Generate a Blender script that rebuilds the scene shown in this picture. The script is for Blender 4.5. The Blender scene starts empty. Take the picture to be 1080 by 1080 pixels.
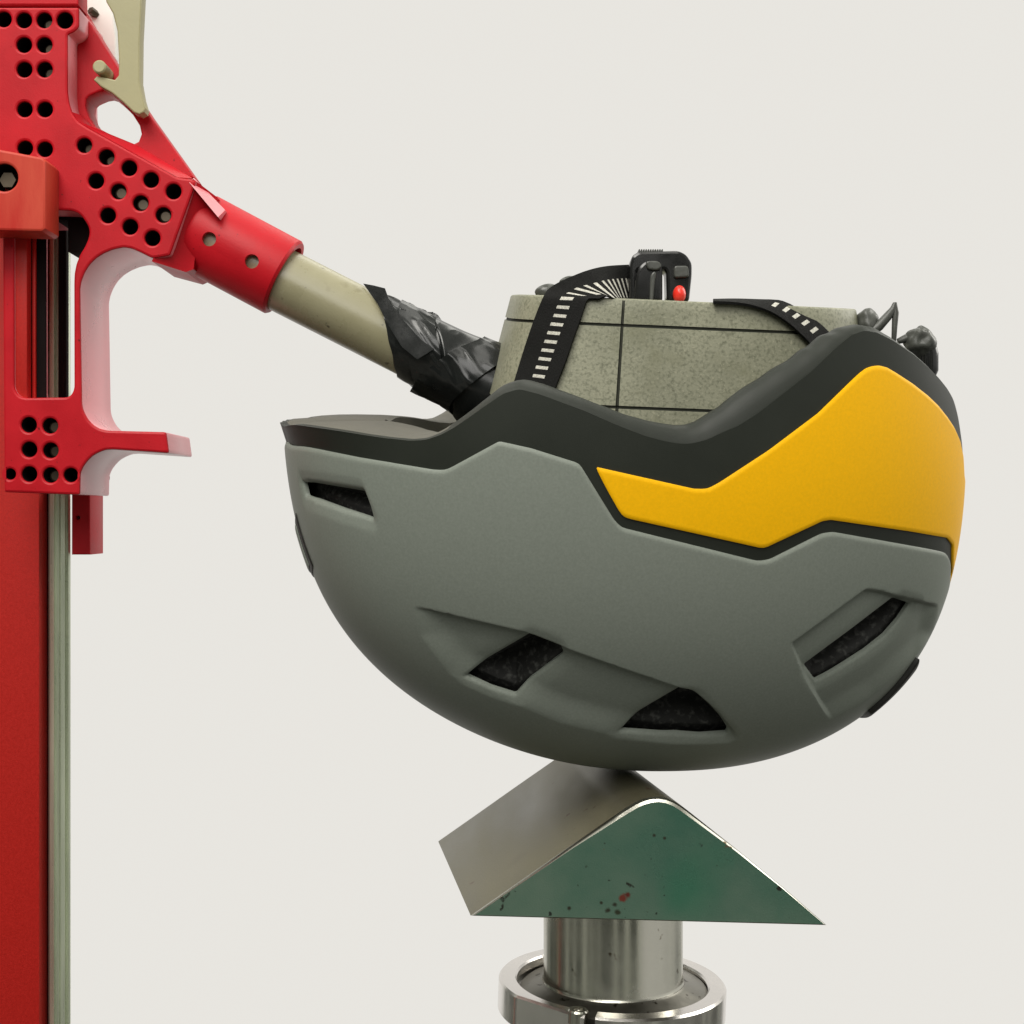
import bpy, bmesh, math, random
import numpy as np
from mathutils import Vector, Matrix
from mathutils import noise as mnoise
from mathutils.geometry import delaunay_2d_cdt

S = bpy.context.scene
COL = S.collection
rad = math.radians

# ------------------------------------------------------------------ camera, light, exposure
ZC = 1.0                                    # camera height (m)
cam = bpy.data.cameras.new("camera"); cam.lens = 50; cam.sensor_width = 36
cam.clip_start = 0.01; cam.clip_end = 200
camo = bpy.data.objects.new("camera", cam); COL.objects.link(camo)
camo.location = (0, 0, ZC); camo.rotation_euler = (rad(90), 0, 0)
S.camera = camo

S.view_settings.view_transform = 'Standard'; S.view_settings.look = 'None'
S.view_settings.exposure = 0; S.view_settings.gamma = 1; S.view_settings.use_curve_mapping = False

world = bpy.data.worlds.new("World"); S.world = world; world.use_nodes = True
wn = world.node_tree; wn.nodes.clear()
def wnode(t, **k):
    n = wn.nodes.new(t)
    for a, b in k.items(): setattr(n, a, b)
    return n
def wmath(op, a, b=None, c=None):
    n = wnode('ShaderNodeMath', operation=op)
    for i, x in enumerate((a, b, c)):
        if x is None: continue
        if hasattr(x, 'is_output'): wn.links.new(x, n.inputs[i])
        else: n.inputs[i].default_value = x
    return n.outputs[0]
def wstep(x, lo, hi):
    n = wnode('ShaderNodeMapRange', interpolation_type='SMOOTHSTEP')
    wn.links.new(x, n.inputs['Value']); n.inputs['From Min'].default_value = lo; n.inputs['From Max'].default_value = hi
    return n.outputs[0]
def wmix(f, a, b):
    n = wnode('ShaderNodeMix', data_type='RGBA')
    wn.links.new(f, n.inputs[0])
    for s, x in ((6, a), (7, b)):
        if hasattr(x, 'is_output'): wn.links.new(x, n.inputs[s])
        else: n.inputs[s].default_value = (*x, 1)
    return n.outputs[2]
tc = wnode('ShaderNodeTexCoord'); sx = wnode('ShaderNodeSeparateXYZ'); wn.links.new(tc.outputs['Generated'], sx.inputs[0])
dx, dy, dz = sx.outputs
# a workshop around: pale even wall ahead, dim room behind, darker floor, bright strip of ceiling lights
PALE = (0.807, 0.787, 0.742)
room = wmix(wstep(dz, -0.6, -0.1), (0.10, 0.097, 0.085), (0.095, 0.10, 0.085))
room = wmix(wstep(dz, 0.35, 0.75), room, (0.55, 0.55, 0.49))
az = wmath('ARCTAN2', dx, dy)
nz = wnode('ShaderNodeTexNoise', noise_dimensions='1D'); nz.inputs['Scale'].default_value = 5.5; nz.inputs['Detail'].default_value = 3
wn.links.new(az, nz.inputs['W'])
bands = wmath('MULTIPLY', wstep(nz.outputs['Fac'], 0.50, 0.60), wmath('MULTIPLY', wstep(dz, -0.5, -0.2), wmath('SUBTRACT', 1.0, wstep(dz, 0.25, 0.45))))
room = wmix(bands, room, (0.55, 0.56, 0.48))                                   # added pale bands round the room, for streaks in the steel
room = wmix(wmath('MULTIPLY', wstep(dx, 0.55, 0.75), wstep(dz, -0.25, 0.0)), room, (0.75, 0.74, 0.70))   # added bright patch on the right, for reflections in the red walls
lamps = wmath('MULTIPLY', wstep(dz, 0.55, 0.62), wstep(wmath('SINE', wmath('MULTIPLY', dx, 11.0)), 0.45, 0.6))
room = wmix(lamps, room, (3.2, 3.15, 2.9))
wall = wmix(wstep(dy, 0.70, 0.82), room, PALE)
bg = wnode('ShaderNodeBackground'); wn.links.new(wall, bg.inputs[0]); bg.inputs[1].default_value = 1.0
wo = wnode('ShaderNodeOutputWorld'); wn.links.new(bg.outputs[0], wo.inputs[0])

def area(name, loc, target, size, power, color=(1, .97, .9), sy=None):
    l = bpy.data.lights.new(name, 'AREA'); l.energy = power; l.color = color; l.size = size
    if sy: l.shape = 'RECTANGLE'; l.size_y = sy
    o = bpy.data.objects.new(name, l); COL.objects.link(o); o.location = loc
    d = Vector(target) - Vector(loc); o.rotation_euler = d.to_track_quat('-Z', 'Y').to_euler()
    return o
area("ceiling_lamp", (-0.40, -0.15, 2.0), (0.02, 0.6, 1.0), 0.6, 12)
area("side_lamp", (0.85, 0.95, 1.45), (0.0, 0.62, 1.0), 0.5, 3.6)
area("front_lamp", (-0.15, -0.9, 1.75), (0.02, 0.6, 0.95), 0.7, 7, (1, .98, .94))

# ------------------------------------------------------------------ helpers
def P(px, py, Y):
    """point at depth Y seen at photo pixel (px, py)"""
    return Vector(((px - 540) / 1500 * Y, Y, ZC + (540 - py) / 1500 * Y))

def tag(o, label, cat, group=None, kind=None):
    o['label'] = label; o['category'] = cat
    if group: o['group'] = group
    if kind: o['kind'] = kind
    return o
def empty(name, loc):
    o = bpy.data.objects.new(name, None); o.empty_display_size = .02; o.location = loc; COL.objects.link(o); return o
def adopt(o, parent):
    if parent is not None:
        o.parent = parent
        w = Matrix.Translation(parent.location)
        p = parent.parent
        while p is not None:
            w = Matrix.Translation(p.location) @ w; p = p.parent
        if parent.type == 'EMPTY': o.matrix_parent_inverse = Matrix.Translation(-Vector(parent.location))
    return o
def mesh_obj(name, verts, faces, mats, parent=None, angle=35, midx=None):
    me = bpy.data.meshes.new(name); me.from_pydata([tuple(v) for v in verts], [], [tuple(map(int, f)) for f in faces])
    for m in (mats if isinstance(mats, (list, tuple)) else [mats]): me.materials.append(m)
    if midx is not None: me.polygons.foreach_set('material_index', np.asarray(midx, dtype=np.int32))
    finish(me, angle)
    o = bpy.data.objects.new(name, me); COL.objects.link(o)
    return adopt(o, parent)
def finish(me, angle):
    me.polygons.foreach_set('use_smooth', [True] * len(me.polygons)); me.update()
    me.set_sharp_from_angle(angle=rad(angle))
def bm_obj(name, bm, mats, parent=None, angle=35):
    me = bpy.data.meshes.new(name); bm.to_mesh(me); bm.free()
    for m in (mats if isinstance(mats, (list, tuple)) else [mats]): me.materials.append(m)
    finish(me, angle)
    o = bpy.data.objects.new(name, me); COL.objects.link(o)
    return adopt(o, parent)

def plate(name, outer, holes, Yf, Yb, mats, parent=None, bevel=.0005, round_holes=(), angle=30):
    """flat plate: pixel outline at its front plane Yf, extruded back to Yb, edges chamfered"""
    cu = bpy.data.curves.new(name, 'CURVE'); cu.dimensions = '2D'; cu.fill_mode = 'BOTH'
    cu.extrude = (Yb - Yf) / 2 - bevel; cu.bevel_depth = bevel; cu.bevel_resolution = 1; cu.offset = -bevel
    k = Yf / 1500
    def add(pts):
        sp = cu.splines.new('POLY'); sp.points.add(len(pts) - 1)
        for q, (x, y) in zip(sp.points, pts): q.co = ((x - 540) * k, (540 - y) * k, 0, 1)
        sp.use_cyclic_u = True
    add(outer)
    for h in holes: add(h)
    for (x, y, r) in round_holes: add([(x + r * math.cos(a), y + r * math.sin(a)) for a in np.linspace(0, 2 * math.pi, 33)[:-1]])
    t = bpy.data.objects.new(name + "_tmp", cu); COL.objects.link(t)
    dg = bpy.context.evaluated_depsgraph_get()
    me = bpy.data.meshes.new_from_object(t.evaluated_get(dg)); me.name = name
    bpy.data.objects.remove(t)
    # curve plane XY -> world X, Z ; curve z -> -Y
    me.transform(Matrix.Translation((0, (Yf + Yb) / 2, ZC)) @ Matrix.Rotation(rad(90), 4, 'X'))
    me.materials.clear()
    mats = mats if isinstance(mats, (list, tuple)) else [mats]
    for m in mats: me.materials.append(m)
    idx = np.zeros(len(me.polygons), dtype=np.int32)
    if len(mats) > 1 and round_holes:
        for p in me.polygons:
            if abs(p.normal.y) > .3: continue
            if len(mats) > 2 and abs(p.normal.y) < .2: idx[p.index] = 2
            for (x, y, r) in round_holes:
                c = P(x, y, Yf)
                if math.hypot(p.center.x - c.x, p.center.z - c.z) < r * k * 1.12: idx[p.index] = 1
    me.polygons.foreach_set('material_index', idx)
    finish(me, angle)
    o = bpy.data.objects.new(name, me); COL.objects.link(o)
    return adopt(o, parent)

def frame(axis):
    a = Vector(axis).normalized(); u = a.cross(Vector((0, 0, 1)))
    if u.length < 1e-3: u = Vector((1, 0, 0))
    u.normalize(); return a, u, a.cross(u)
def loft(rings, cap=True, closed=True):
    n = len(rings[0]); V = [v for r in rings for v in r]; Fc = []
    for i in range(len(rings) - 1):
        for j in range(n if closed else n - 1):
            b = (j + 1) % n
            Fc.append((i * n + j, i * n + b, (i + 1) * n + b, (i + 1) * n + j))
    if cap: Fc.append(tuple(range(n - 1, -1, -1))); Fc.append(tuple(range((len(rings) - 1) * n, len(rings) * n)))
    return V, Fc
def lathe(p0, axis, prof, n=64, cap=True):
    """prof: list of (distance along axis, radius)"""
    a, u, w = frame(axis); p0 = Vector(p0)
    rings = [[p0 + a * d + (u * math.cos(t) + w * math.sin(t)) * r for t in np.linspace(0, 2 * math.pi, n + 1)[:-1]] for d, r in prof]
    return loft(rings, cap)
def box_bm(x0, x1, y0, y1, z0, z1, bev=.0006, seg=2):
    bm = bmesh.new(); bmesh.ops.create_cube(bm, size=1)
    for v in bm.verts:
        v.co = Vector(((x0 + x1) / 2 + v.co.x * (x1 - x0), (y0 + y1) / 2 + v.co.y * (y1 - y0), (z0 + z1) / 2 + v.co.z * (z1 - z0)))
    if bev: bmesh.ops.bevel(bm, geom=bm.edges[:], offset=bev, segments=seg, affect='EDGES', profile=.5)
    return bm
def fix_normals(o):
    bm = bmesh.new(); bm.from_mesh(o.data); bmesh.ops.recalc_face_normals(bm, faces=bm.faces); bm.to_mesh(o.data); bm.free()
    return o

# ------------------------------------------------------------------ materials
def material(name, color, rough=.5, metal=0.0, var=.12, vscale=40, rvar=.1, bump=0.0, bscale=900, coat=0.0, spec=.5, ior=1.5,
             color2=None, speck=None, stretch=(1, 1, 1), aniso=0.0):
    m = bpy.data.materials.new(name); m.use_nodes = True; nt = m.node_tree; b = nt.nodes['Principled BSDF']
    L = nt.links.new
    t = nt.nodes.new('ShaderNodeTexCoord'); mp = nt.nodes.new('ShaderNodeMapping'); mp.inputs['Scale'].default_value = stretch
    L(t.outputs['Object'], mp.inputs[0])
    n1 = nt.nodes.new('ShaderNodeTexNoise'); n1.inputs['Scale'].default_value = vscale; n1.inputs['Detail'].default_value = 6; n1.inputs['Roughness'].default_value = .6
    L(mp.outputs[0], n1.inputs['Vector'])
    rmp = nt.nodes.new('ShaderNodeMapRange'); rmp.inputs['From Min'].default_value = .3; rmp.inputs['From Max'].default_value = .7
    L(n1.outputs['Fac'], rmp.inputs['Value'])
    mx = nt.nodes.new('ShaderNodeMix'); mx.data_type = 'RGBA'; L(rmp.outputs[0], mx.inputs[0])
    c2 = color2 or tuple(min(1, c * (1 + var)) for c in color)
    c1 = color if color2 else tuple(c * (1 - var) for c in color)
    mx.inputs[6].default_value = (*c1, 1); mx.inputs[7].default_value = (*c2, 1)
    out = mx.outputs[2]
    for (sc, lo, hi, col) in (speck or []):
        n2 = nt.nodes.new('ShaderNodeTexNoise'); n2.inputs['Scale'].default_value = sc; n2.inputs['Detail'].default_value = 3
        L(t.outputs['Object'], n2.inputs['Vector'])
        r2 = nt.nodes.new('ShaderNodeMapRange'); r2.inputs['From Min'].default_value = lo; r2.inputs['From Max'].default_value = hi
        L(n2.outputs['Fac'], r2.inputs['Value'])
        m2 = nt.nodes.new('ShaderNodeMix'); m2.data_type = 'RGBA'; L(r2.outputs[0], m2.inputs[0]); L(out, m2.inputs[6]); m2.inputs[7].default_value = (*col, 1)
        out = m2.outputs[2]
    L(out, b.inputs['Base Color'])
    rr = nt.nodes.new('ShaderNodeMapRange'); rr.inputs['From Min'].default_value = .3; rr.inputs['From Max'].default_value = .7
    rr.inputs['To Min'].default_value = max(.03, rough - rvar); rr.inputs['To Max'].default_value = min(1, rough + rvar)
    L(n1.outputs['Fac'], rr.inputs['Value']); L(rr.outputs[0], b.inputs['Roughness'])
    b.inputs['Metallic'].default_value = metal; b.inputs['IOR'].default_value = ior; b.inputs['Specular IOR Level'].default_value = spec
    b.inputs['Coat Weight'].default_value = coat; b.inputs['Coat Roughness'].default_value = .25
    b.inputs['Anisotropic'].default_value = aniso
    if bump:
        nb = nt.nodes.new('ShaderNodeTexNoise'); nb.inputs['Scale'].default_value = bscale; nb.inputs['Detail'].default_value = 4
        L(mp.outputs[0], nb.inputs['Vector'])
        bp = nt.nodes.new('ShaderNodeBump'); bp.inputs['Strength'].default_value = bump; bp.inputs['Distance'].default_value = .0004
        L(nb.outputs['Fac'], bp.inputs['Height']); L(bp.outputs[0], b.inputs['Normal'])
    return m

M_RED = material("red_anodised", (.46, .0065, .014), .42, var=.12, vscale=45, speck=[(520, .70, .76, (.16, .006, .008)), (9, .58, .85, (.36, .005, .010))], bump=.15, bscale=1800, ior=1.4, spec=.3, rvar=.06)
M_REDGLARE = material("red_edge_glare", (.74, .24, .27), .30, var=.05, vscale=40, ior=2.2, spec=.5, rvar=.05)  # pale pink base holds the bright background reflection on the red side walls
M_REDDARK = material("red_paint", (.44, .012, .008), .5, spec=.3, var=.10, vscale=900, bump=.25, bscale=2500)
M_ORANGE = material("worn_red_block", (.45, .023, .017), .42, color2=(.54, .066, .036), vscale=28, stretch=(3, 1, .6), bump=.1, ior=1.4, spec=.3)
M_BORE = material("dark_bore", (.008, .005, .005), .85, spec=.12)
M_PIN = material("dull_pin", (.10, .078, .055), .35, metal=.7)
M_OLIVE = material("olive_paint", (.33, .30, .16), .45, var=.08, vscale=30, bump=.1, bscale=700)
M_TUBE = material("beige_tube", (.245, .226, .135), .30, color2=(.32, .295, .19), vscale=22, bump=.1, bscale=900,
                  speck=[(55, .62, .76, (.13, .11, .05)), (260, .68, .74, (.10, .085, .05))])
M_STEEL = material("machined_steel", (.50, .49, .43), .24, metal=1.0, var=.12, vscale=30, rvar=.08, bump=.05, bscale=1500,
                   speck=[(160, .68, .74, (.10, .07, .04))])
M_RING = material("clamp_steel", (.78, .75, .72), .22, metal=1.0, var=.06, vscale=60, rvar=.06, bump=.06, bscale=900)
M_FLANGE = material("flange_steel", (.26, .25, .22), .4, metal=1.0, var=.2, vscale=60, speck=[(220, .62, .70, (.05, .04, .03))])
M_RAIL = material("rail_steel", (.58, .62, .49), .28, metal=.7, var=.35, vscale=110, stretch=(1, 1, .05), bump=.06, bscale=2000)
M_ANVIL = material("anvil_steel", (.105, .095, .058), .40, metal=.4, color2=(.20, .183, .12), vscale=26, bump=.15, bscale=1800,
                   speck=[(140, .70, .75, (.11, .07, .045)), (35, .60, .85, (.13, .11, .075))], stretch=(1, .25, 1))
M_GREEN = material("anvil_green_face", (.044, .125, .088), .32, metal=.3, color2=(.125, .18, .135), vscale=14, bump=.15, bscale=1800,
                   speck=[(11, .60, .78, (.025, .15, .085)), (190, .70, .74, (.02, .02, .015)), (75, .735, .76, (.15, .04, .02)), (300, .71, .76, (.02, .025, .02))])
M_GREY = material("matt_grey_shell", (.208, .230, .200), .5, spec=.3, var=.09, vscale=1100, bump=.10, bscale=3500, rvar=.03)
M_YELLOW = material("yellow_shell", (.95, .49, .001), .5, spec=.18, var=.05, vscale=900, bump=.08, bscale=3500, rvar=.03)
M_BLACK = material("black_shell", (.019, .022, .017), .5, spec=.28, var=.08, vscale=40, bump=.12, bscale=3500, rvar=.04)
M_GROOVE = material("groove_black", (.012, .012, .010), .6)
M_FOAM = material("speckled_foam", (.012, .012, .011), .8, speck=[(420, .52, .74, (.075, .075, .07))], bump=1.0, bscale=420)
M_LINING = material("grey_lining", (.105, .10, .082), .7, var=.12, vscale=50, bump=.2, bscale=700)
M_STONE = material("grey_green_headform", (.205, .207, .145), .5, color2=(.30, .298, .215), vscale=26, bump=.3, bscale=1100, rvar=.06,
                   speck=[(800, .47, .76, (.12, .125, .08)), (1100, .58, .85, (.38, .365, .265)), (60, .55, .8, (.19, .19, .12))])
M_SCRIBE = material("scribed_line", (.02, .022, .012), .7)
M_TAPE = material("black_tape", (.007, .008, .008), .20, var=.2, vscale=60, rvar=.09, bump=.10, bscale=220)
M_WEB = material("black_webbing", (.008, .008, .0075), .8, spec=.18, var=.25, vscale=600, bump=.6, bscale=1500)
M_WHITE = material("white_thread", (.30, .29, .25), .7, color2=(.74, .72, .64), vscale=1900)
M_PLAST = material("black_plastic", (.008, .008, .008), .18, var=.1)
M_GPLAST = material("grey_plastic", (.06, .062, .055), .38, var=.25, vscale=150, bump=.2, bscale=500)
M_BRACKET = material("white_paint", (.82, .81, .77), .4, var=.03)
M_BUTTON = material("red_button", (.80, .035, .02), .3)

# ------------------------------------------------------------------ HELMET surface (disc coordinates u, w; front = -u, near side = -w)
YC = 0.62; RM = 0.25; NK = 17; NEXP = 2.25
BETA, ROLL = rad(3), rad(6)
HT = [-0.06876, -0.06803, -0.06526, -0.0605, -0.05393, -0.04575, -0.03608, -0.02487, -0.012, 0.00263, 0.019, 0.03682, 0.05578, 0.07559, 0.09601, 0.11682, 0.13783]
PL = [0.0147, -0.00622, -0.02633, -0.04545, -0.0634, -0.08004, -0.09522, -0.10879, -0.12057, -0.13031, -0.13786, -0.14329, -0.14679, -0.14855, -0.14858, -0.14689, -0.14358]
PR = [0.0147, 0.03364, 0.05136, 0.06771, 0.08257, 0.0958, 0.10733, 0.11708, 0.12498, 0.13104, 0.13531, 0.1379, 0.13891, 0.13842, 0.13648, 0.1332, 0.12869]
BT = [0.0, 0.01465, 0.02855, 0.04159, 0.05364, 0.06462, 0.07444, 0.08301, 0.09024, 0.09605, 0.10039, 0.10334, 0.105, 0.10546, 0.10476, 0.10293, 0.10006]
HC = np.array([(665 - 540) / 1500 * YC, YC, ZC + (540 - 640) / 1500 * YC])
eP = np.array([math.cos(BETA), math.sin(BETA), 0]); eQ0 = np.array([-math.sin(BETA), math.cos(BETA), 0]); eZ = np.array([0, 0, 1.])
eQ = eQ0 * math.cos(ROLL) + eZ * math.sin(ROLL); eH = eZ * math.cos(ROLL) - eQ0 * math.sin(ROLL)
def crom(tab, v):
    v = np.clip(np.asarray(v, float), 0, 1) * (NK - 1); i = np.clip(v.astype(int), 0, NK - 2); t = v - i
    T = np.concatenate([[tab[0] * 2 - tab[1]], tab, [tab[-1] * 2 - tab[-2]]])
    a, b, c, d = T[i], T[i + 1], T[i + 2], T[i + 3]
    return .5 * (2 * b + (c - a) * t + (2 * a - 5 * b + 4 * c - d) * t * t + (3 * b - a - 3 * c + d) * t ** 3)
def surf(u, w):
    u = np.asarray(u, float); w = np.asarray(w, float)
    v = np.hypot(u, w) / RM; th = np.arctan2(w, u); c, s = np.cos(th), np.sin(th)
    k = (np.abs(c) ** NEXP + np.abs(s) ** NEXP) ** (-1 / NEXP)
    pl, pr = crom(PL, v), crom(PR, v)
    p = (pl + pr) / 2 + (pr - pl) / 2 * c * k; q = crom(BT, v) * s * k; h = crom(HT, v)
    return HC + p[..., None] * eP + q[..., None] * eQ + h[..., None] * eH
def snorm(u, w):
    e = 4e-4
    n = np.cross(surf(u + e, w) - surf(u - e, w), surf(u, w + e) - surf(u, w - e))
    n /= np.linalg.norm(n, axis=-1, keepdims=True) + 1e-12
    up = surf(u, w) - HC - .03 * eH
    s = np.sign((n * up).sum(-1)); s[s == 0] = 1
    return n * s[..., None]
def proj(X):
    return np.stack([540 + 1500 * X[..., 0] / X[..., 1], 540 - 1500 * (X[..., 2] - ZC) / X[..., 1]], -1)
g = np.arange(-RM, RM, .003); GU, GW = np.meshgrid(g, g)
ok = np.hypot(GU, GW) < RM * .999; GU, GW = GU[ok], GW[ok]
GX = surf(GU, GW); GN = snorm(GU, GW)
front = ((GX - np.array([0, 0, ZC])) * GN).sum(-1) < 0
FU, FW, FP = GU[front], GW[front], proj(GX[front])
def inv(pts):
    """photo pixels -> disc coordinates on the camera-facing side of the helmet"""
    out = []
    for (x, y) in pts:
        i = np.argmin((FP[:, 0] - x) ** 2 + (FP[:, 1] - y) ** 2); c = np.array([FU[i], FW[i]])
        for _ in range(8):
            f = proj(surf(c[0], c[1])); r = np.array([x, y]) - f; e = 2e-4
            J = np.stack([(proj(surf(c[0] + e, c[1])) - f) / e, (proj(surf(c[0], c[1] + e)) - f) / e], 1)
            try: d = np.linalg.solve(J.T @ J + np.eye(2) * 4e4, J.T @ r)
            except Exception: break
            L = np.linalg.norm(d); c = c + (d if L < .004 else d * .004 / L)
        out.append(c)
    return np.array(out)
def pxdense(pts, step=5.0):
    return [tuple(q) for q in dense(np.array(pts, float), step, closed=False, soft=0)]
def chain(pts, step=5.0, calm=True):
    """open traced line -> disc; the steep ends near the outline are calmed"""
    c = inv(pxdense(pts, step))
    for _ in range(5 if calm else 0):
        n = len(c); wgt = np.zeros(n); k = max(3, int(n * .12)); wgt[1:k] = np.linspace(1, 0, k)[:k - 1]; wgt[-k:-1] = np.linspace(0, 1, k)[:k - 1]
        a = c.copy(); a[1:-1] = .25 * c[:-2] + .5 * c[1:-1] + .25 * c[2:]; c = c + (a - c) * wgt[:, None]
    return c
def closed(pts, step=4.0):
    return inv([tuple(q) for q in dense(np.array(pts, float), step, soft=0)])
def full_loop(near):
    """near-side chain (front centre -> rear centre) closed with its mirror image"""
    n = near[near[:, 1] < -.002]
    r0, r1 = np.hypot(*n[0]), np.hypot(*n[-1])
    a = np.vstack([[[-r0, 0]], n, [[r1, 0]]])
    return np.vstack([a, (n * [1, -1])[::-1]])
def dense(poly, step, closed=True, soft=1):
    p = np.asarray(poly, float); out = []
    n = len(p); m = n if closed else n - 1
    for i in range(m):
        a, b = p[i], p[(i + 1) % n]; k = max(1, int(math.ceil(np.linalg.norm(b - a) / step)))
        for j in range(k): out.append(a + (b - a) * j / k)
    if not closed: out.append(p[-1])
    out = np.array(out)
    for _ in range(soft):
        if closed: out = .25 * np.roll(out, 1, 0) + .5 * out + .25 * np.roll(out, -1, 0)
        else: out[1:-1] = .25 * out[:-2] + .5 * out[1:-1] + .25 * out[2:]
    return out
def inside(poly, q):
    x, y = q[:, 0], q[:, 1]; r = np.zeros(len(q), bool); n = len(poly)
    for i in range(n):
        x1, y1 = poly[i]; x2, y2 = poly[(i + 1) % n]
        if y1 == y2: continue
        c = ((y1 > y) != (y2 > y)) & (x < (x2 - x1) * (y - y1) / (y2 - y1) + x1); r ^= c
    return r
def dist(poly, q, closed=True):
    d = np.full(len(q), 1e9); n = len(poly)
    for i in range(n if closed else n - 1):
        a, b = poly[i], poly[(i + 1) % n]; ab = b - a; t = np.clip(((q - a) @ ab) / max(ab @ ab, 1e-14), 0, 1)
        e = q - a - t[:, None] * ab; d = np.minimum(d, (e * e).sum(1))
    return np.sqrt(d)
def sstep(x): x = np.clip(x, 0, 1); return x * x * (3 - 2 * x)

def region(name, outer, holes, depth, mat, parent, thick=.0025, step=.0022, extra=(), edge_roll=.0006, roll_w=.0018, angle=40, far_step=.005):
    """curved panel: disc region between outline and holes, sunk by depth(q), with rolled edges and real thickness"""
    loops = [outer] + list(holes)
    lo, hi = outer.min(0), outer.max(0)
    pts = []
    for st, near in ((step, True), (far_step, False)):
        gx = np.arange(lo[0], hi[0], st); gy = np.arange(lo[1], hi[1], st * .866)
        X, Y = np.meshgrid(gx, gy); X = X + (np.arange(len(gy)) % 2)[:, None] * st / 2
        q = np.stack([X.ravel(), Y.ravel()], 1); q = q[(q[:, 1] < .02) == near]; pts.append(q)
    fine = [q for q in extra]
    for L in loops:
        d = np.roll(L, -1, 0) - np.roll(L, 1, 0); d /= np.linalg.norm(d, axis=1, keepdims=True) + 1e-12
        nn = np.stack([-d[:, 1], d[:, 0]], 1)
        for o in (.0007, .0014, .0022): fine += [L + nn * o, L - nn * o]
    def thin(Q, r):
        seen = {}; keep = []
        for i, (a, b) in enumerate(Q):
            k = (int(a / r), int(b / r))
            if k not in seen: seen[k] = 1; keep.append(i)
        return Q[keep]
    fine = thin(np.vstack(fine), .0004) if fine else np.zeros((0, 2))
    allL = np.vstack(loops)
    def ok(q, m):
        r = inside(outer, q)
        for h in holes: r &= ~inside(h, q)
        q = q[r]
        if not len(q): return q
        d = np.min([dist(L, q) for L in loops], 0); return q[d > m]
    fine = ok(fine, .0005); coarse = ok(np.vstack(pts), .0026)
    q = np.vstack([allL, fine, coarse]); edges = []; s = 0
    for L in loops:
        n = len(L); edges += [(s + i, s + (i + 1) % n) for i in range(n)]; s += n
    V, E, T, ov, oe, of = delaunay_2d_cdt([Vector(p) for p in q], edges, [], 0, 1e-7)
    V = np.array([tuple(v) for v in V]); T = np.array([t for t in T if len(t) == 3])
    c = V[T].mean(1); k = inside(outer, c)
    for h in holes: k &= ~inside(h, c)
    T = T[k]
    used = np.unique(T); mp = -np.ones(len(V), int); mp[used] = np.arange(len(used)); V = V[used]; T = mp[T]
    ed = np.min([dist(L, V) for L in loops], 0)
    dep = depth(V) + edge_roll * (1 - np.sqrt(np.clip(1 - (1 - np.clip(ed / roll_w, 0, 1)) ** 2, 0, 1)))
    N = snorm(V[:, 0], V[:, 1]); X = surf(V[:, 0], V[:, 1]) - N * dep[:, None]
    # orient outward
    tn = np.cross(X[T[:, 1]] - X[T[:, 0]], X[T[:, 2]] - X[T[:, 0]]); flip = (tn * N[T[:, 0]]).sum(1) < 0
    T[flip] = T[flip][:, ::-1]
    cnt = {}
    for t in T:
        for a, b in ((t[0], t[1]), (t[1], t[2]), (t[2], t[0])): cnt[(a, b)] = 1
    bd = [e for e in cnt if (e[1], e[0]) not in cnt]
    bv = sorted({a for e in bd for a in e}); ix = {a: len(X) + i for i, a in enumerate(bv)}
    W = X[bv] - N[bv] * thick
    faces = [tuple(t) for t in T] + [(b, a, ix[a], ix[b]) for a, b in bd]
    return mesh_obj(name, np.vstack([X, W]), faces, mat, parent, angle)

# --- traced lines (photo pixels)
E_px = [(296, 445), (308, 446), (319, 447.6), (338, 451), (364, 455.3), (384, 459), (405, 462.3), (431, 465), (447, 464.3), (463, 459), (478, 451), (494, 440), (511, 428), (530, 415), (547, 410),
        (570, 416), (616, 433), (650, 448), (681, 460), (700, 465), (715, 468), (730, 468), (746, 464), (763, 456), (780, 449), (799, 437), (830, 413), (858, 391), (882, 368),
        (900, 353), (914, 348), (927, 350), (945, 359), (967, 374), (981, 386), (993, 398), (1002, 409), (1009, 421), (1014, 440), (1018, 468), (1019.5, 492)]
E_up = [.2, .2, .2, .2, .2, .2, .25, .3, .35, .5, .6, .6, .65, .7, .7,
        .7, .75, .85, 1.0, 1.1, 1.15, 1.2, 1.25, 1.4, 1.6, 1.7, 1.5, 1.25, 1.0,
        .7, .6, .6, .55, .5, .48, .45, .42, .4, .4, .4, .4]
B_px = [(301, 466), (319, 470), (348, 476.5), (377, 482.5), (416, 489), (456, 495.6), (468, 496), (474.5, 493.5), (526, 465.5), (560, 473), (611, 489), (648, 549), (656, 557), (800, 592.5), (812, 591),
        (868, 563), (880, 561.5), (960, 575.5), (999, 582.5), (1003.5, 590), (1003, 615), (1001, 640)]
Yt_px = [(1018, 500), (1017, 480), (1013.5, 463), (1008, 450.5), (1001, 440), (991, 427.5), (980, 417), (964, 404.5), (946.7, 393.2), (937, 387.5), (928.5, 385.2), (922, 385.8), (915.5, 388), (908, 393.5), (900, 401), (864, 436), (812, 475), (760, 509), (747, 516), (733, 516), (628, 492.5)]
Yb_px = [(656, 544), (662, 547), (806, 579), (868, 550), (877, 548.5), (960, 560.5), (1001, 567.5), (1006.5, 575), (1006, 602), (1002.5, 628)]
V1 = [(317, 508.5), (380, 519), (392.5, 548), (360, 538), (320, 523.5)]
V2 = [(562, 672), (588, 682), (593.5, 697), (568, 717), (542, 737), (516, 728), (489, 715.5)]
V3 = [(723, 732), (734, 734), (769, 774.5), (767, 779), (738, 780.5), (700, 779), (653, 774.5)]
V4 = [(853, 707), (903, 670), (950, 634), (969, 640), (957, 658), (942, 675), (922, 691), (899, 706), (883, 716), (866, 725)]
RA_top = [(434, 637.6), (490, 651), (550, 665), (585, 679), (650, 702), (722, 726.5), (731, 728), (758, 751), (781, 779.5)]
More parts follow.
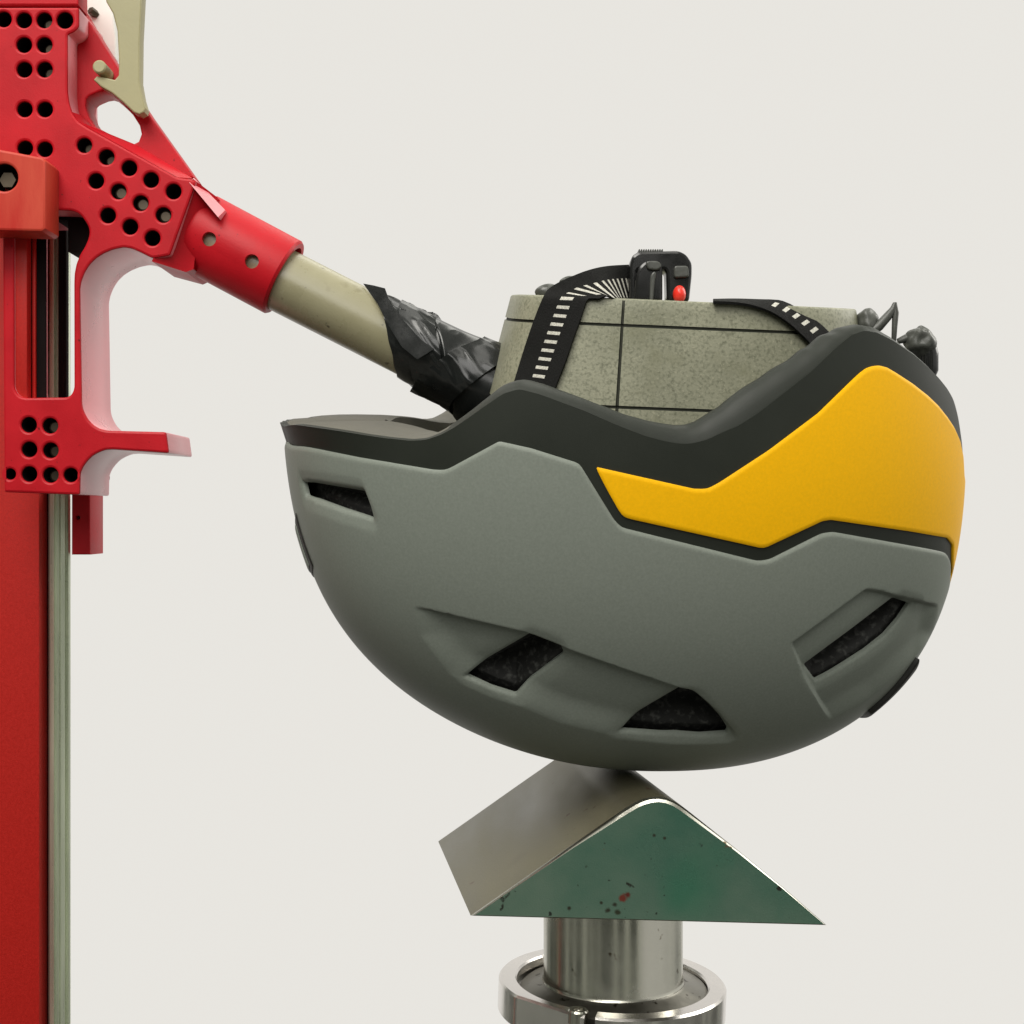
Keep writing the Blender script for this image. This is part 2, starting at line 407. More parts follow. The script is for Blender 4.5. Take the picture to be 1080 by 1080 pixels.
RA_low = [(772, 785), (708.5, 786.5), (649, 778), (589, 763.6), (536, 741), (473, 712.6), (441, 670)]
RC_top = [(833, 679), (870, 652), (913.5, 620), (930, 622), (946, 627), (991, 637)]
RC_low = [(985, 668), (962, 698), (920, 736), (876, 761)]
R1_top = [(317, 503), (384, 513.5), (396, 551)]
R1_low = [(360, 545), (330, 534)]
E_near = chain(E_px); B_near = chain(B_px)
E_loop = dense(full_loop(E_near), .0025); B_loop = dense(full_loop(B_near), .0022, soft=1)
y_near = np.vstack([chain(Yt_px, 5, False), chain(Yb_px, 5, False)])
rt, rb = np.hypot(*y_near[0]), np.hypot(*y_near[-1])
Y_loop = dense(np.vstack([[[rt, 0]], y_near, [[rb, 0]], (y_near * [1, -1])[::-1]]), .0022, soft=1)
vents = [dense(closed(v), .0012, soft=1) for v in (V1, V2, V3, V4)]
recs = []
for top, low, D, Lw in ((RA_top, RA_low, .0040, .016), (RC_top, RC_low, .0028, .016), (R1_top, R1_low, .0013, .006)):
    t, l = chain(top, 4, False), chain(low, 4, False); recs.append((dense(np.vstack([t, l]), .0012, soft=4), np.vstack([[t[-1]], l] + ([] if top is RC_top else [[t[0]]])), D, Lw))
MIR = np.array([1, -1])
def shell_depth(q):
    qq = q.copy(); qq[:, 1] = -np.abs(qq[:, 1])
    d = np.zeros(len(q))
    for poly, low, D, Lw in recs:
        m = inside(poly, qq)
        if m.any():
            p = qq[m]; d[m] = D * sstep(dist(low, p, False) / Lw) * sstep(dist(poly, p) / .0020)
    for k, v in enumerate(vents):                      # lower lip of every vent tips inward a little
        e = dist(v, qq); d += .0008 * (1 - sstep(e / .005))
    return d
ext = []
for poly, low, D, Lw in recs:
    dd = np.roll(poly, -1, 0) - np.roll(poly, 1, 0); dd /= np.linalg.norm(dd, axis=1, keepdims=True); nn = np.stack([-dd[:, 1], dd[:, 0]], 1)
    for o in np.arange(-.0026, .00261, .0004): ext.append(poly + nn * o)

hel = empty("helmet", (HC[0], HC[1], HC[2] - .07))
tag(hel, "matt grey and yellow bicycle helmet with black rim, hanging upside down above the wedge", "helmet")
region("grey_shell", B_loop, vents + [v * MIR for v in vents], shell_depth, M_GREY, hel, thick=.0014, extra=ext, edge_roll=.0007, roll_w=.0014)
def rim_depth(q):
    return .0012 - .0034 * sstep((-q[:, 0] - .12) / .07) * np.clip(dist(B_loop, q) / .010, 0, 1)
rim = region("rim_trim", E_loop, [dense(B_loop * 1.0, .0022, soft=0)], rim_depth, M_BLACK, hel, thick=.002, edge_roll=.0)
region("yellow_panel", Y_loop, [], lambda q: np.full(len(q), .0002), M_YELLOW, hel, thick=.0012, edge_roll=.0004, roll_w=.0008)
# rolled lip along the rim edge
Ne = snorm(E_loop[:, 0], E_loop[:, 1]); Xe = surf(E_loop[:, 0], E_loop[:, 1]) - Ne * rim_depth(E_loop)[:, None]
Te = np.roll(Xe, -1, 0) - np.roll(Xe, 1, 0); Te /= np.linalg.norm(Te, axis=1, keepdims=True)
Ue = np.cross(Ne, Te); Ue *= np.sign((Ue * eH).sum(1))[:, None]
E_ref = inv(E_px)
ed = np.array([np.argmin(((E_ref - q * np.array([1, -1 if q[1] > 0 else 1])) ** 2).sum(1)) for q in E_loop])
hs = np.array(E_up)[ed]
for _ in range(6): hs = .25 * np.roll(hs, 1) + .5 * hs + .25 * np.roll(hs, -1)
IN = -(Ne - eH * (Ne @ eH)[:, None]); IN /= np.linalg.norm(IN, axis=1, keepdims=True)
rings = []
for (i_, u_) in ((0, -.0004), (.0008, .0018), (.0028, .0042), (.0052, .0053), (.0085, .0055), (.011, .004), (.012, .001), (.0128, -.010), (.014, -.03)):
    uu = u_ * (hs if u_ > 0 else 1.0)
    fr = 1 + 2.6 * sstep((-E_loop[:, 0] - .02) / .16)
    rings.append(Xe - Ne * i_ + IN * (i_ * (fr - 1))[:, None] + Ue * np.reshape(uu, (-1, 1)))
V, Fc = loft([[Vector(p) for p in r] for r in rings], cap=False)
nE = len(E_loop); lm = []
for f in Fc:
    i, j = f[0] // nE, f[0] % nE
    lm.append(1 if (i >= 1 and hs[j] < .55 and E_loop[j][0] < 0) else 0)  # front of the black lip takes the paler lining colour as its grazing reflection
lip = fix_normals(mesh_obj("rim_lip", V, Fc, [M_BLACK, M_LINING], rim, 50, lm))

def pockets(q):
    qq = q.copy(); qq[:, 1] = -np.abs(qq[:, 1]); d = np.zeros(len(q))
    for v in vents:
        m = inside(v, qq)
        if m.any(): d[m] = .011 * sstep(dist(v, qq[m]) / .0075)
    return d
def shell_layer(name, off, loop, mat, shrink, step=.005, fn=None):
    lp = loop * shrink
    return region(name, lp, [], lambda q: off + (fn(q) if fn else np.zeros(len(q))), mat, hel, thick=.001, step=step, far_step=.007, edge_roll=0, extra=pk if fn else ())
pk = []
for v in vents:
    c = v.mean(0)
    for k in np.linspace(.05, 1.1, 12): pk.append(c + (v - c) * k)
shell_layer("foam_liner", .0072, E_loop, M_FOAM, .955, .006, pockets)
shell_layer("inner_lining", .0185, E_loop, M_LINING, .97, .006)

# front badge: dark outlined shield, half of it seen at the left edge
bc = inv([(309, 541), (312.5, 540), (330.5, 596), (322, 592)])
bn = np.array([bc[1], bc[2]]); 
def badge(s0):
    r0, r1 = np.hypot(*bn[0]), np.hypot(*bn[1]); w0, w1 = abs(bn[0][1]) * 1.0, abs(bn[1][1]) * 1.0
    cr = (r0 + r1) / 2
    a = np.array([[bn[0][0], -w0], [bn[1][0], -w1], [bn[1][0], w1], [bn[0][0], w0]]); c = a.mean(0); return dense(c + (a - c) * s0, .0015)
bd = region("badge", badge(1.0), [], lambda q: np.full(len(q), -.0006), M_GROOVE, hel, thick=.0015, far_step=.0022, edge_roll=.0003)
region("badge_plate", badge(.80), [], lambda q: np.full(len(q), -.0012), M_GREY, bd, thick=.001, far_step=.0022, edge_roll=.0003)
# black rear clip standing proud of the shell at the lower right
cc = inv([(966, 694), (915, 750)])
ra, rb2 = np.hypot(*cc[0]), np.hypot(*cc[1])
(u0, w0), (u1, w1) = cc; w0 = min(w0 - .003, -.012); w1 = min(w1 - .003, -.014); print('clip', cc)
clip = dense(np.array([[u0, w0], [u1, w1], [u1, -w1], [u0, -w0]]), .0018)
region("rear_clip", clip, [], lambda q: np.full(len(q), -.0022), M_GROOVE, hel, thick=.004, far_step=.0025)

# ------------------------------------------------------------------ HEADFORM (scribed oval prism, tapering, inside the helmet)
PIT = rad(2.0)
hc = P(718, 318.5, YC)                                       # centre of its flat top
RX = rad(2.4); hQ = Vector(eQ) * math.cos(RX) + Vector(eH) * math.sin(RX); hH = Vector(eH) * math.cos(RX) - Vector(eQ) * math.sin(RX)
hE1 = Vector(eP) * math.cos(PIT) - hH * math.sin(PIT); hE2 = hQ; hE3 = hE1.cross(hE2).normalized()
if hE3.z < 0: hE3 = -hE3
A0, B0 = .0732, .058
GV = -0.60                                                 # angle of the scribed upright line, set below
def head_ring(d, inset, n_ang, sgn=1):
    a = A0 + d * .22 - inset; b = B0 + d * .15 - inset; out = []
    for t in n_ang:
        c, s = math.cos(t), math.sin(t); e = 2.7 if c > 0 else 4.6
        k = (abs(c) ** e + abs(s) ** e) ** (-1 / e)
        out.append(hc + hE1 * (a * c * k) + hE2 * (b * s * k) - hE3 * d)
    return out
# find the angle whose wall point shows at pixel x = 657, y = 330
best = min(np.linspace(-math.pi, 0, 2000), key=lambda t: abs(540 + 1500 * head_ring(.006, 0, [t])[0].x / head_ring(.006, 0, [t])[0].y - 657))
gw = .0005 / A0
angs = sorted(list(np.linspace(-math.pi, math.pi, 181)[:-1]) + [best - gw, best - gw * .8, best + gw * .8, best + gw])
angs = [a for a in angs if a in (best - gw, best - gw * .8, best + gw * .8, best + gw) or abs(a - best) > .06]
def groove_at(d):
    def err(t):
        q = head_ring(d, 0, [t])[0]; x, y = 540 + 1500 * q.x / q.y, 540 - 1500 * (q.z - ZC) / q.y; return abs(x - (657 - (y - 330) * .062))
    return min(np.linspace(best - .045, best + .045, 300), key=err)
g1, g2 = .0105, .0425
lev = [(0, .0006), (.0003, .0002), (.0008, 0), (.005, 0)]
for gq in (g1, g2): lev += [(gq - .0006, 0), (gq - .0005, .0007), (gq + .0005, .0007), (gq + .0006, 0), (gq + .008, 0), (gq + .018, 0)]
lev += [(.075, .0), (.09, .002), (.105, .012), (.117, .028), (.124, .05), (.126, .06)]
lev = sorted(lev)
rings = []
for d, ins in lev:
    sh_ = groove_at(min(d, .05)) - best; aa = [a + sh_ if abs(a - best) < gw * 1.01 else a for a in angs]
    base = head_ring(d, ins, aa); gr = head_ring(d, ins + .0007, aa)
    rings.append([gr[i] if abs(a - best) < gw * .9 and d > .001 else base[i] for i, a in enumerate(angs)])
V, Fc = loft(rings)
n = len(angs); mi = []
for fi, f in enumerate(Fc):
    if len(f) > 4: mi.append(0); continue
    i, j = fi // n, fi % n
    dm = (lev[i][0] + lev[i + 1][0]) / 2; am = angs[j]
    gh = any(abs(dm - gq) < .00059 for gq in (g1, g2)); gvv = (angs[j] >= best - gw * 1.01 and angs[(j + 1) % n] <= best + gw * 1.01 and angs[j] < angs[(j + 1) % n]) and dm > .0008
    mi.append(1 if gh or gvv else 0)
hf = fix_normals(mesh_obj("headform", V, Fc, [M_STONE, M_SCRIBE], None, 35, mi))
tag(hf, "speckled grey-green test headform with scribed black lines, sitting inside the upturned helmet", "headform")

# ------------------------------------------------------------------ STRAPS and BUCKLE (parts of the helmet)
def ribbon(name, st, parent, dash=None, dash_from=0.0, fold=False, thick=.0012, lat=(-1, -.42, .0, 1), nsub=6, bulge=0.0, dash_len=.45, pitch=None):
    """st: list of (left px, right px, Yleft, Yright) stations; white woven dashes between lat[1]..lat[2]"""
    A = np.array([[*P(*s[0], s[2])] for s in st]); B = np.array([[*P(*s[1], s[3])] for s in st])
    t = np.arange(len(st)); T = np.linspace(0, len(st) - 1, (len(st) - 1) * nsub + 1)
    def sp(D):
        out = []
        for x in T:
            i = min(int(x), len(st) - 2); f = x - i
            p0 = D[i - 1] if i > 0 else 2 * D[0] - D[1]; p3 = D[i + 2] if i + 2 < len(st) else 2 * D[-1] - D[-2]
            p1, p2 = D[i], D[i + 1]
            out.append(.5 * (2 * p1 + (p2 - p0) * f + (2 * p0 - 5 * p1 + 4 * p2 - p3) * f * f + (3 * p1 - p0 - 3 * p2 + p3) * f ** 3))
        return np.array(out)
    A, B = sp(A), sp(B); M = (A + B) / 2; H = (B - A) / 2
    # arc-length resample so dashes are even
    L = np.concatenate([[0], np.cumsum(np.linalg.norm(np.diff(M, axis=0), axis=1))])
    pitch = pitch or .004; nd = int(L[-1] / pitch)
    cuts = []
    for k in range(nd + 1):
        cuts += [k * pitch, k * pitch + pitch * dash_len]
    cuts = [c for c in cuts if c <= L[-1]] + [L[-1]]
    cuts = sorted(set(cuts)); seg = np.array(cuts)
    Mi = np.stack([np.interp(seg, L, M[:, k]) for k in range(3)], 1); Hi = np.stack([np.interp(seg, L, H[:, k]) for k in range(3)], 1)
    V = []; Fc = []; mi = []
    lat = list(lat); nl = len(lat)
    Tn = np.gradient(Mi, axis=0); Nn = np.cross(Tn, Hi); Nn /= np.linalg.norm(Nn, axis=1, keepdims=True) + 1e-12
    flip = np.sign((Nn * (Mi - np.array([0, 0, ZC]))).sum(1)); 
    if flip.sum() > 0: Nn = -Nn
    for i in range(len(seg)):
        if fold: lat[2] = .36 + .56 * float(sstep(np.array((seg[i] / L[-1] - .52) / .1)))
        for l in lat: V.append(Mi[i] + Hi[i] * l + Nn[i] * thick * .5 * (1 - .3 * l * l))
        for l in lat: V.append(Mi[i] + Hi[i] * l - Nn[i] * thick * .5)
    w = 2 * nl
    for i in range(len(seg) - 1):
        isd = (i % 2 == 0) and seg[i] >= dash_from * L[-1]
        for j in range(nl - 1):
            a = i * w + j; Fc.append((a, a + 1, a + w + 1, a + w)); mi.append(1 if (dash and isd and j == 1) else 0)
            b = a + nl; Fc.append((b + 1, b, b + w, b + w + 1)); mi.append(0)
        a = i * w; Fc.append((a, a + w, a + w + nl, a + nl)); mi.append(0)
        a = i * w + nl - 1; Fc.append((a, a + nl, a + w + nl, a + w)); mi.append(0)
    return mesh_obj(name, V, Fc, [M_WEB, M_WHITE], parent, 60, mi)
def headY(px, py, pad=.0024):
    """depth of the headform's near wall under a pixel"""
    for Y in np.arange(.50, .64, .0008):
        p = P(px, py, Y); r = p - hc; d = max(0, -r.dot(hE3)); a = A0 + d * .22; b = B0 + d * .15; e = 2.7 if r.dot(hE1) > 0 else 4.6
        if (abs(r.dot(hE1)) / a) ** e + (abs(r.dot(hE2)) / b) ** e < 1: return Y - pad
    return .60
LD = (-1, -.20, -.11, -.02, .07, .16, .26, .36, 1)
st = [((535, 432), (577, 438)), ((541, 408), (584, 414)), ((550, 378), (596, 383)), ((559, 350), (606, 354)), ((567, 328), (614, 332)), ((573, 314), (620, 316))]
st = [(a, b, headY(max(a[0], 545), max(a[1], 318)) if True else 0, headY(b[0], max(b[1], 320))) for a, b in st]
yl = st[-1][2]; yr = st[-1][3]
st += [((579, 305), (632, 315.5), yl + .002, yr - .0005), ((590, 298), (640, 312), yl + .001, yr), ((603, 292), (646, 315), yl, yr + .001),
       ((620, 285.5), (651, 316), yl, yr + .004), ((640, 281), (656, 316), yl + .008, yr + .011), ((670, 279), (673, 316), yl + .026, yr + .026)]
ribbon("chin_strap", st, hel, dash=(-.20, .36), lat=(-1, -.2, .36, 1), pitch=.0036, dash_len=.36, fold=True)
st = [((752, 316.2), (752, 318.6)), ((775, 315.8), (774, 319.5)), ((800, 316.5), (793, 322.5)), ((825, 318), (812, 329)), ((846, 329), (830, 340)), ((866, 343), (848, 356)), ((882, 360), (864, 374)), ((892, 375), (874, 390))]
st = [(a, b, headY(b[0], max(b[1], 326)) + .006, headY(b[0], max(b[1], 326)) - .001) for a, b in st]
ribbon("chin_strap", st, hel, dash=(-.45, .25), lat=(-1, -.45, .25, 1), pitch=.0048, dash_len=.36, dash_from=.34)

# buckle standing on the headform's flat top behind its near edge
bk = .574; zt = P(700, 317, .552).z - .001
def bx(name, x0, x1, y0, y1, pz0, pz1, m, parent, bev=.001, seg=3):
    a, b = P(x0, pz1, y0), P(x1, pz0, y0)
    return bm_obj(name, box_bm(a.x, b.x, y0, y1, a.z, b.z, bev, seg), m, parent)
def smooth_plate(pts, k=3):
    p = np.array(pts, float)
    p = dense(p, 2.0, soft=k); return [tuple(q) for q in p]
bk_body = plate("buckle", smooth_plate([(664, 318), (664, 279), (667, 269), (674, 265), (716, 264), (724, 268), (730, 277), (730, 290), (727, 318), (704, 318), (703, 284), (672, 284), (672, 318)], 4), [], bk, bk + .012, M_PLAST, hel, .0012)
plate("buckle_insert", smooth_plate([(669, 318), (670, 292), (674, 281), (680, 275), (692, 275), (699, 279), (699, 318)]), [], bk - .003, bk + .008, M_PLAST, bk_body, .0012)
plate("clasp", smooth_plate([(681, 275), (695, 275), (699, 281), (694, 285), (683, 284)]), [], bk - .005, bk - .002, M_GPLAST, bk_body, .0006)
plate("clasp", smooth_plate([(711, 280), (726, 280), (727, 292), (711, 293)]), [], bk - .0022, bk + .002, M_GPLAST, bk_body, .0006)
plate("catch", smooth_plate([(689, 318), (691, 296), (693, 287), (690, 285), (686, 290), (685, 318)]), [], bk - .0045, bk - .002, M_GPLAST, bk_body, .0006)
for k in range(11):
    c = P(673.5 + k * 2.4, 265.3, bk + .0045)
    bm = box_bm(c.x - .0003, c.x + .0003, bk + .0005, bk + .0105, c.z - .0014, c.z + .0003, .0002, 1)
    bm_obj("grip_rib", bm, M_GPLAST, bk_body)
V, Fc = [], []
bm = bmesh.new(); bmesh.ops.create_uvsphere(bm, u_segments=24, v_segments=16, radius=1)
c = P(716.5, 310.5, bk - .002)
for v in bm.verts: v.co = Vector((c.x + v.co.x * .0026, c.y + v.co.y * .0035, c.z + v.co.z * .0036))
bm_obj("release_button", bm, M_BUTTON, bk_body)
# small strap sliders seen behind the strap
for (x, y, r) in ((577, 306, .0035), (600, 296, .0028)):
    bm = bmesh.new(); bmesh.ops.create_icosphere(bm, subdivisions=3, radius=1); c = P(x, y + 2, .60)
    for v in bm.verts: v.co = Vector((c.x + v.co.x * r * 1.5, c.y + v.co.y * r, c.z + v.co.z * r * (1 + .2 * v.co.x)))
    bm_obj("strap_slider", bm, M_GPLAST, hel)

# rear fit system peeping over the rim
def tube_path(name, pts, radii, m, parent, n=16, flat=1.0):
    pts = [Vector(p) for p in pts]; rings = []
    for i, p in enumerate(pts):
        a = (pts[min(i + 1, len(pts) - 1)] - pts[max(i - 1, 0)]).normalized(); u = a.cross(Vector((0, 1, 0))).normalized(); w = a.cross(u)
        rings.append([p + u * math.cos(t) * radii[i] + w * math.sin(t) * radii[i] * flat for t in np.linspace(0, 2 * math.pi, n + 1)[:-1]])
    V, Fc = loft(rings); return fix_normals(mesh_obj(name, V, Fc, m, parent, 50))
def lump(name, x, y, Y, rx, ry, rz, m, parent, rough=.12, seed=0):
    bm = bmesh.new(); bmesh.ops.create_icosphere(bm, subdivisions=4, radius=1); c = P(x, y, Y)
    for v in bm.verts:
        k = 1 + rough * mnoise.noise(v.co * 1.7 + Vector((seed, 0, 0)))
        v.co = Vector((c.x + v.co.x * rx * k, c.y + v.co.y * ry * k, c.z + v.co.z * rz * k))
    return bm_obj(name, bm, m, parent, 60)
YR = .60
fit = lump("fit_cradle", 914, 341, YR, .0052, .006, .0062, M_GPLAST, hel, .2, 3)
tube_path("cradle_arm", [P(912, 368, YR - .002), P(917, 352, YR - .004), P(927, 344, YR - .004), P(936, 334, YR - .004), P(942, 326, YR - .004), P(943.8, 320, YR - .004)], [.0022, .0022, .0021, .0019, .0014, .0009], M_GPLAST, fit)
tube_path("cradle_arm", [P(943.8, 319, YR - .004), P(944.5, 330, YR - .004), P(943.5, 344, YR - .004), P(942.5, 362, YR - .004), P(942, 380, YR - .001)], [.0008, .0014, .0012, .001, .001], M_GPLAST, fit)
dial = lump("fit_dial", 970, 361, YR, .0060, .007, .0064, M_GPLAST, hel, .25, 7)
tube_path("dial_stem", [P(977, 362, YR), P(979, 374, YR), P(979.5, 390, YR), P(976, 403, YR)], [.0038, .0042, .004, .003], M_PLAST, dial)
tube_path("dial_tab", [P(947, 360, YR), P(955, 357, YR), P(964, 357, YR)], [.0012, .0018, .0024], M_GPLAST, dial)
tube_path("cradle_band", [P(870, 430, YR - .004), P(892, 398, YR - .002), P(906, 374, YR), P(920, 366, YR), P(940, 378, YR), P(962, 392, YR), P(978, 402, YR), P(990, 425, YR + .004)], [.0022, .0024, .0026, .0026, .0024, .0024, .0026, .0022], M_GPLAST, hel, flat=2.2)
tube_path("cradle_post", [P(914, 345, YR), P(913, 356, YR), P(912, 372, YR)], [.004, .0036, .003], M_GPLAST, fit)
# dark brow pad on the far inside of the brim
pts = [(385, 441), (398, 442), (412, 443.5), (430, 445), (447, 447), (466, 449), (480, 452)]
tube_path("brow_pad", [P(x, y + .6, .678) for x, y in pts], [.0006, .0016, .0014, .0018, .0022, .0024, .002], M_PLAST, hel, flat=2.0)

# ------------------------------------------------------------------ RED DROP CARRIAGE with its arm
car = empty("drop_carriage", P(40, 520, .62))
tag(car, "red anodised drop carriage full of round holes, its arm reaching down to the helmet", "carriage")
YF, YB = .5985, .643
H = 8.1
holes = [(3.5, 20, H), (25, 21, H), (46.3, 21, H), (68, 21, 8.6), (25, 47, H), (46.5, 47, H), (25.3, 73, H), (46.8, 73, H), (25.6, 115, H), (47, 115, H), (26, 156, H), (47, 157, H),
         (88.6, 153, 7.8), (112, 165.4, H), (136, 177, H), (159, 189.5, H), (182.7, 201.7, H), (101, 190.5, H), (124.7, 201.7, H), (148, 214, H), (172, 226.5, H), (113.5, 227, H), (137, 239, H), (160.5, 251, H),
         (30, 448, H), (52.5, 449, H), (30.5, 474, H), (53, 475, H), (10.3, 500, 5.8), (30.5, 500, H), (53, 501, H), (74.3, 501, 7.5)]
outer = [(-50, 7.5), (83, 7.5), (83, 28), (78, 33), (71, 36), (71, 95), (72.5, 108), (76, 119), (82, 127.5), (90, 133), (187, 187), (203, 189), (207, 191), (179, 269), (166, 271.5), (160, 272), (148, 266), (139, 262), (130, 260.6), (118.5, 263),
         (109, 267), (101, 272), (94, 279), (89, 287), (85.5, 296), (84, 304), (86, 425), (87, 431), (89.5, 437), (93, 443), (98, 448), (104.5, 452), (112.6, 454), (175, 455.6), (178, 478), (118.5, 474), (111, 474.5), (104, 477), (97, 481), (92, 486), (87.5, 492), (84.5, 499),
         (84, 522), (4, 519), (2.4, 240), (2, 200), (-50, 200)]
slot = [(14.5, 221.5), (64, 221.5), (75, 222), (81, 224), (86, 228), (89.5, 233), (93, 239), (94, 245), (92.5, 252), (89, 260), (84, 268), (80, 278), (78, 288), (77.6, 298.5), (77.8, 408), (76.5, 413), (74, 417), (70, 419), (27, 419.5), (21, 418), (17, 414), (14.8, 408)]
plate("carriage_plate", [tuple(q) for q in dense(outer, 2.5, soft=1)], [[tuple(q) for q in dense(slot, 2.5, soft=1)]], YF, YB, [M_RED, M_BORE, M_REDGLARE], car, .0010, holes)
for (x, y, d) in ((89, 153.5, .007), (112, 166, .007), (125, 202, .0036), (148, 214, .0036), (172, 226.5, .0036), (47, 22, .006), (47.5, 48, .006), (47.8, 74, .006), (53.5, 450, .005), (54, 475.5, .005), (54, 501.5, .005)):
    c = P(x, y, YF); V, Fc = lathe((c.x + d * .08, YF + d, c.z), (0, 1, 0), [(0, .0020), (.0006, .0028), (.006, .0028)], 24)
    fix_normals(mesh_obj("dowel_pin", V, Fc, M_PIN, car))
plate("top_cover", [(-50, -50), (81, -50), (82.5, 5), (-50, 5)], [], YF + .0006, .613, M_RED, car, .0006)
plate("gusset", [(74, -2), (82, 2), (93, 21), (125, 72), (155, 117), (205, 187), (190, 190), (100, 150), (70, 120)],
      [[(91, 104), (94, 101), (98, 99), (104, 96.5), (110, 95.5), (115, 97), (120, 101), (130, 110), (140, 121), (147, 132), (149, 141), (146, 149), (140, 152), (125, 146), (100, 133), (93, 122), (90, 112)]], .612, .628, M_RED, car, .0008)
# socket body between plate and sleeve, with its machined shoulder
def wedge_solid(name, front, back, m, angle=20, bev=.0006):
    """solid from a front outline of (px, py, Y) and a back outline of the same length"""
    A = [P(*q) for q in front]; B = [P(*q) for q in back]; n = len(A); bm = bmesh.new()
    va = [bm.verts.new(q) for q in A]; vb = [bm.verts.new(q) for q in B]
    bm.faces.new(va); bm.faces.new(vb[::-1])
    for i in range(n): k = (i + 1) % n; bm.faces.new((va[i], vb[i], vb[k], va[k]))
    bmesh.ops.recalc_face_normals(bm, faces=bm.faces)
    bmesh.ops.triangulate(bm, faces=[f for f in bm.faces if len(f.verts) > 4])
    return bm_obj(name, bm, m, car, angle)
def at_depth(pts, Y):                                       # the same x, z, pushed back to depth Y
    out = []
    for x, y, Y0 in pts: k = Y0 / Y; out.append((540 + (x - 540) * k, 540 + (y - 540) * k, Y))
    return out
sb = [(203.5, 188.5, .5989), (229, 208, .6065), (209, 246, .6065), (204, 284, .6065), (196, 287, .6055), (160, 275.5, .5989)]
wedge_solid("socket_body", sb, at_depth(sb, .639), M_RED)
sh = [(199.5, 192.5, .5978), (230, 229, .5988), (237.5, 221.5, .6040), (204.5, 187.5, .6040)]
wedge_solid("socket_shoulder", sh, at_depth([(a, b + 3, c) for a, b, c in sh], .6325), M_REDGLARE)
low = [(76, 118, YF + .0008), (82, 127.5, YF + .0008), (90, 133, YF + .0008), (187, 187, YF + .0008)]
hi = [(203, 188, .610), (143, 152.5, .610), (100, 137, .610), (87, 122, .610)]
lo_b = at_depth(low, .64); hi_b = at_depth(hi, .64)
for k in range(3):
    q = [low[k], low[k + 1], hi[2 - k], hi[3 - k]]
    wedge_solid("arm_chamfer", q, at_depth(q, .64), M_RED)
ax = (P(300.5, 293.5, .62) - P(221, 251, .62)).normalized()
V, Fc = lathe(P(208, 244, .62), ax, [(0, .0150), (.0005, .0172), (.0015, .0176), ((P(300.5, 293.5, .62) - P(208, 244, .62)).length - .001, .0176), ((P(300.5, 293.5, .62) - P(208, 244, .62)).length, .0168),
                                     ((P(300.5, 293.5, .62) - P(208, 244, .62)).length, .0146), (.006, .0146)], 96)
sl = fix_normals(mesh_obj("arm_sleeve", V, Fc, M_RED, car, 30))
for (x, y) in ((220.5, 252), (265.5, 275.5)):
    c = P(x, y, .6025); V, Fc = lathe((c.x, .57, c.z), (0, 1, 0), [(0, .0030), (.048, .0030)], 32)
    cut = fix_normals(mesh_obj("cutter", V, Fc, M_RED)); md = sl.modifiers.new("b", 'BOOLEAN'); md.object = cut; md.operation = 'DIFFERENCE'; md.solver = 'EXACT'
    me = bpy.data.meshes.new_from_object(sl.evaluated_get(bpy.context.evaluated_depsgraph_get())); sl.modifiers.clear(); me.name = "arm_sleeve"; sl.data = me
    bpy.data.objects.remove(cut)
finish(sl.data, 30)
ta, tb = P(206, 249, .62), P(560, 429, .62)
V, Fc = lathe(ta, tb - ta, [(0, .0139), ((tb - ta).length, .0139)], 64)
fix_normals(mesh_obj("arm_tube", V, Fc, M_TUBE, car))
a = P(14, 0, .612)
def upright(name, px0, px1, y0, y1, pz0, pz1, m, parent, bev=.0006):
    a, b = P(px0, pz1, y0), P(px1, pz0, y0); return bm_obj(name, box_bm(a.x, b.x, y0, y1, a.z, b.z, bev), m, parent)
upright("slot_shade_cover", 12, 28.5, .6002, .606, 200, 421, M_REDDARK, car)  # added red sheet, covers the bright slot wall to darken it
upright("slot_shading_strip", 28.5, 33, .607, .6095, 200, 421, M_BORE, car)  # added strips: near-black stands in for the shade inside the slot
upright("slot_shading_strip", 33.5, 37.5, .606, .6085, 200, 421, M_REDDARK, car)  # red strip stands in for the brownish glint in the slot
upright("slot_shading_strip", 38, 48.5, .607, .6085, 200, 421, M_BORE, car)
upright("slot_shading_strip", 61, 70, .646, .650, 205, 421, M_BORE, car)  # black strip stands in for the shaded side of the rail
plate("pocket_floor", [(58, 214), (99, 214), (99, 258), (90, 265.5), (71.5, 265.5), (71.5, 232), (58, 232)], [], .612, .64, M_BORE, car, .0004)
# worn clamp block standing proud of the plate
blk = plate("clamp_block", [(-50, 150), (0, 157.5), (45, 166), (48, 170), (48, 241), (44, 244), (-50, 242)], [], .5815, .5995, [M_ORANGE, M_BORE], car, .0010, [(4, 187, 14.5)])
c = P(4, 187, .5815); V, Fc = lathe((c.x, .586, c.z), (0, 1, 0), [(0, .0018), (0, .0034), (.01, .0034)], 6); fix_normals(mesh_obj("socket_screw", V, Fc, M_PIN, blk))
# lower guide block behind
gb = plate("guide_block", [(75.5, 515), (95, 515), (95, 585), (75.5, 585)], [], .6445, .6655, M_RED, car, .0006, [(82, 546, 2.2)])

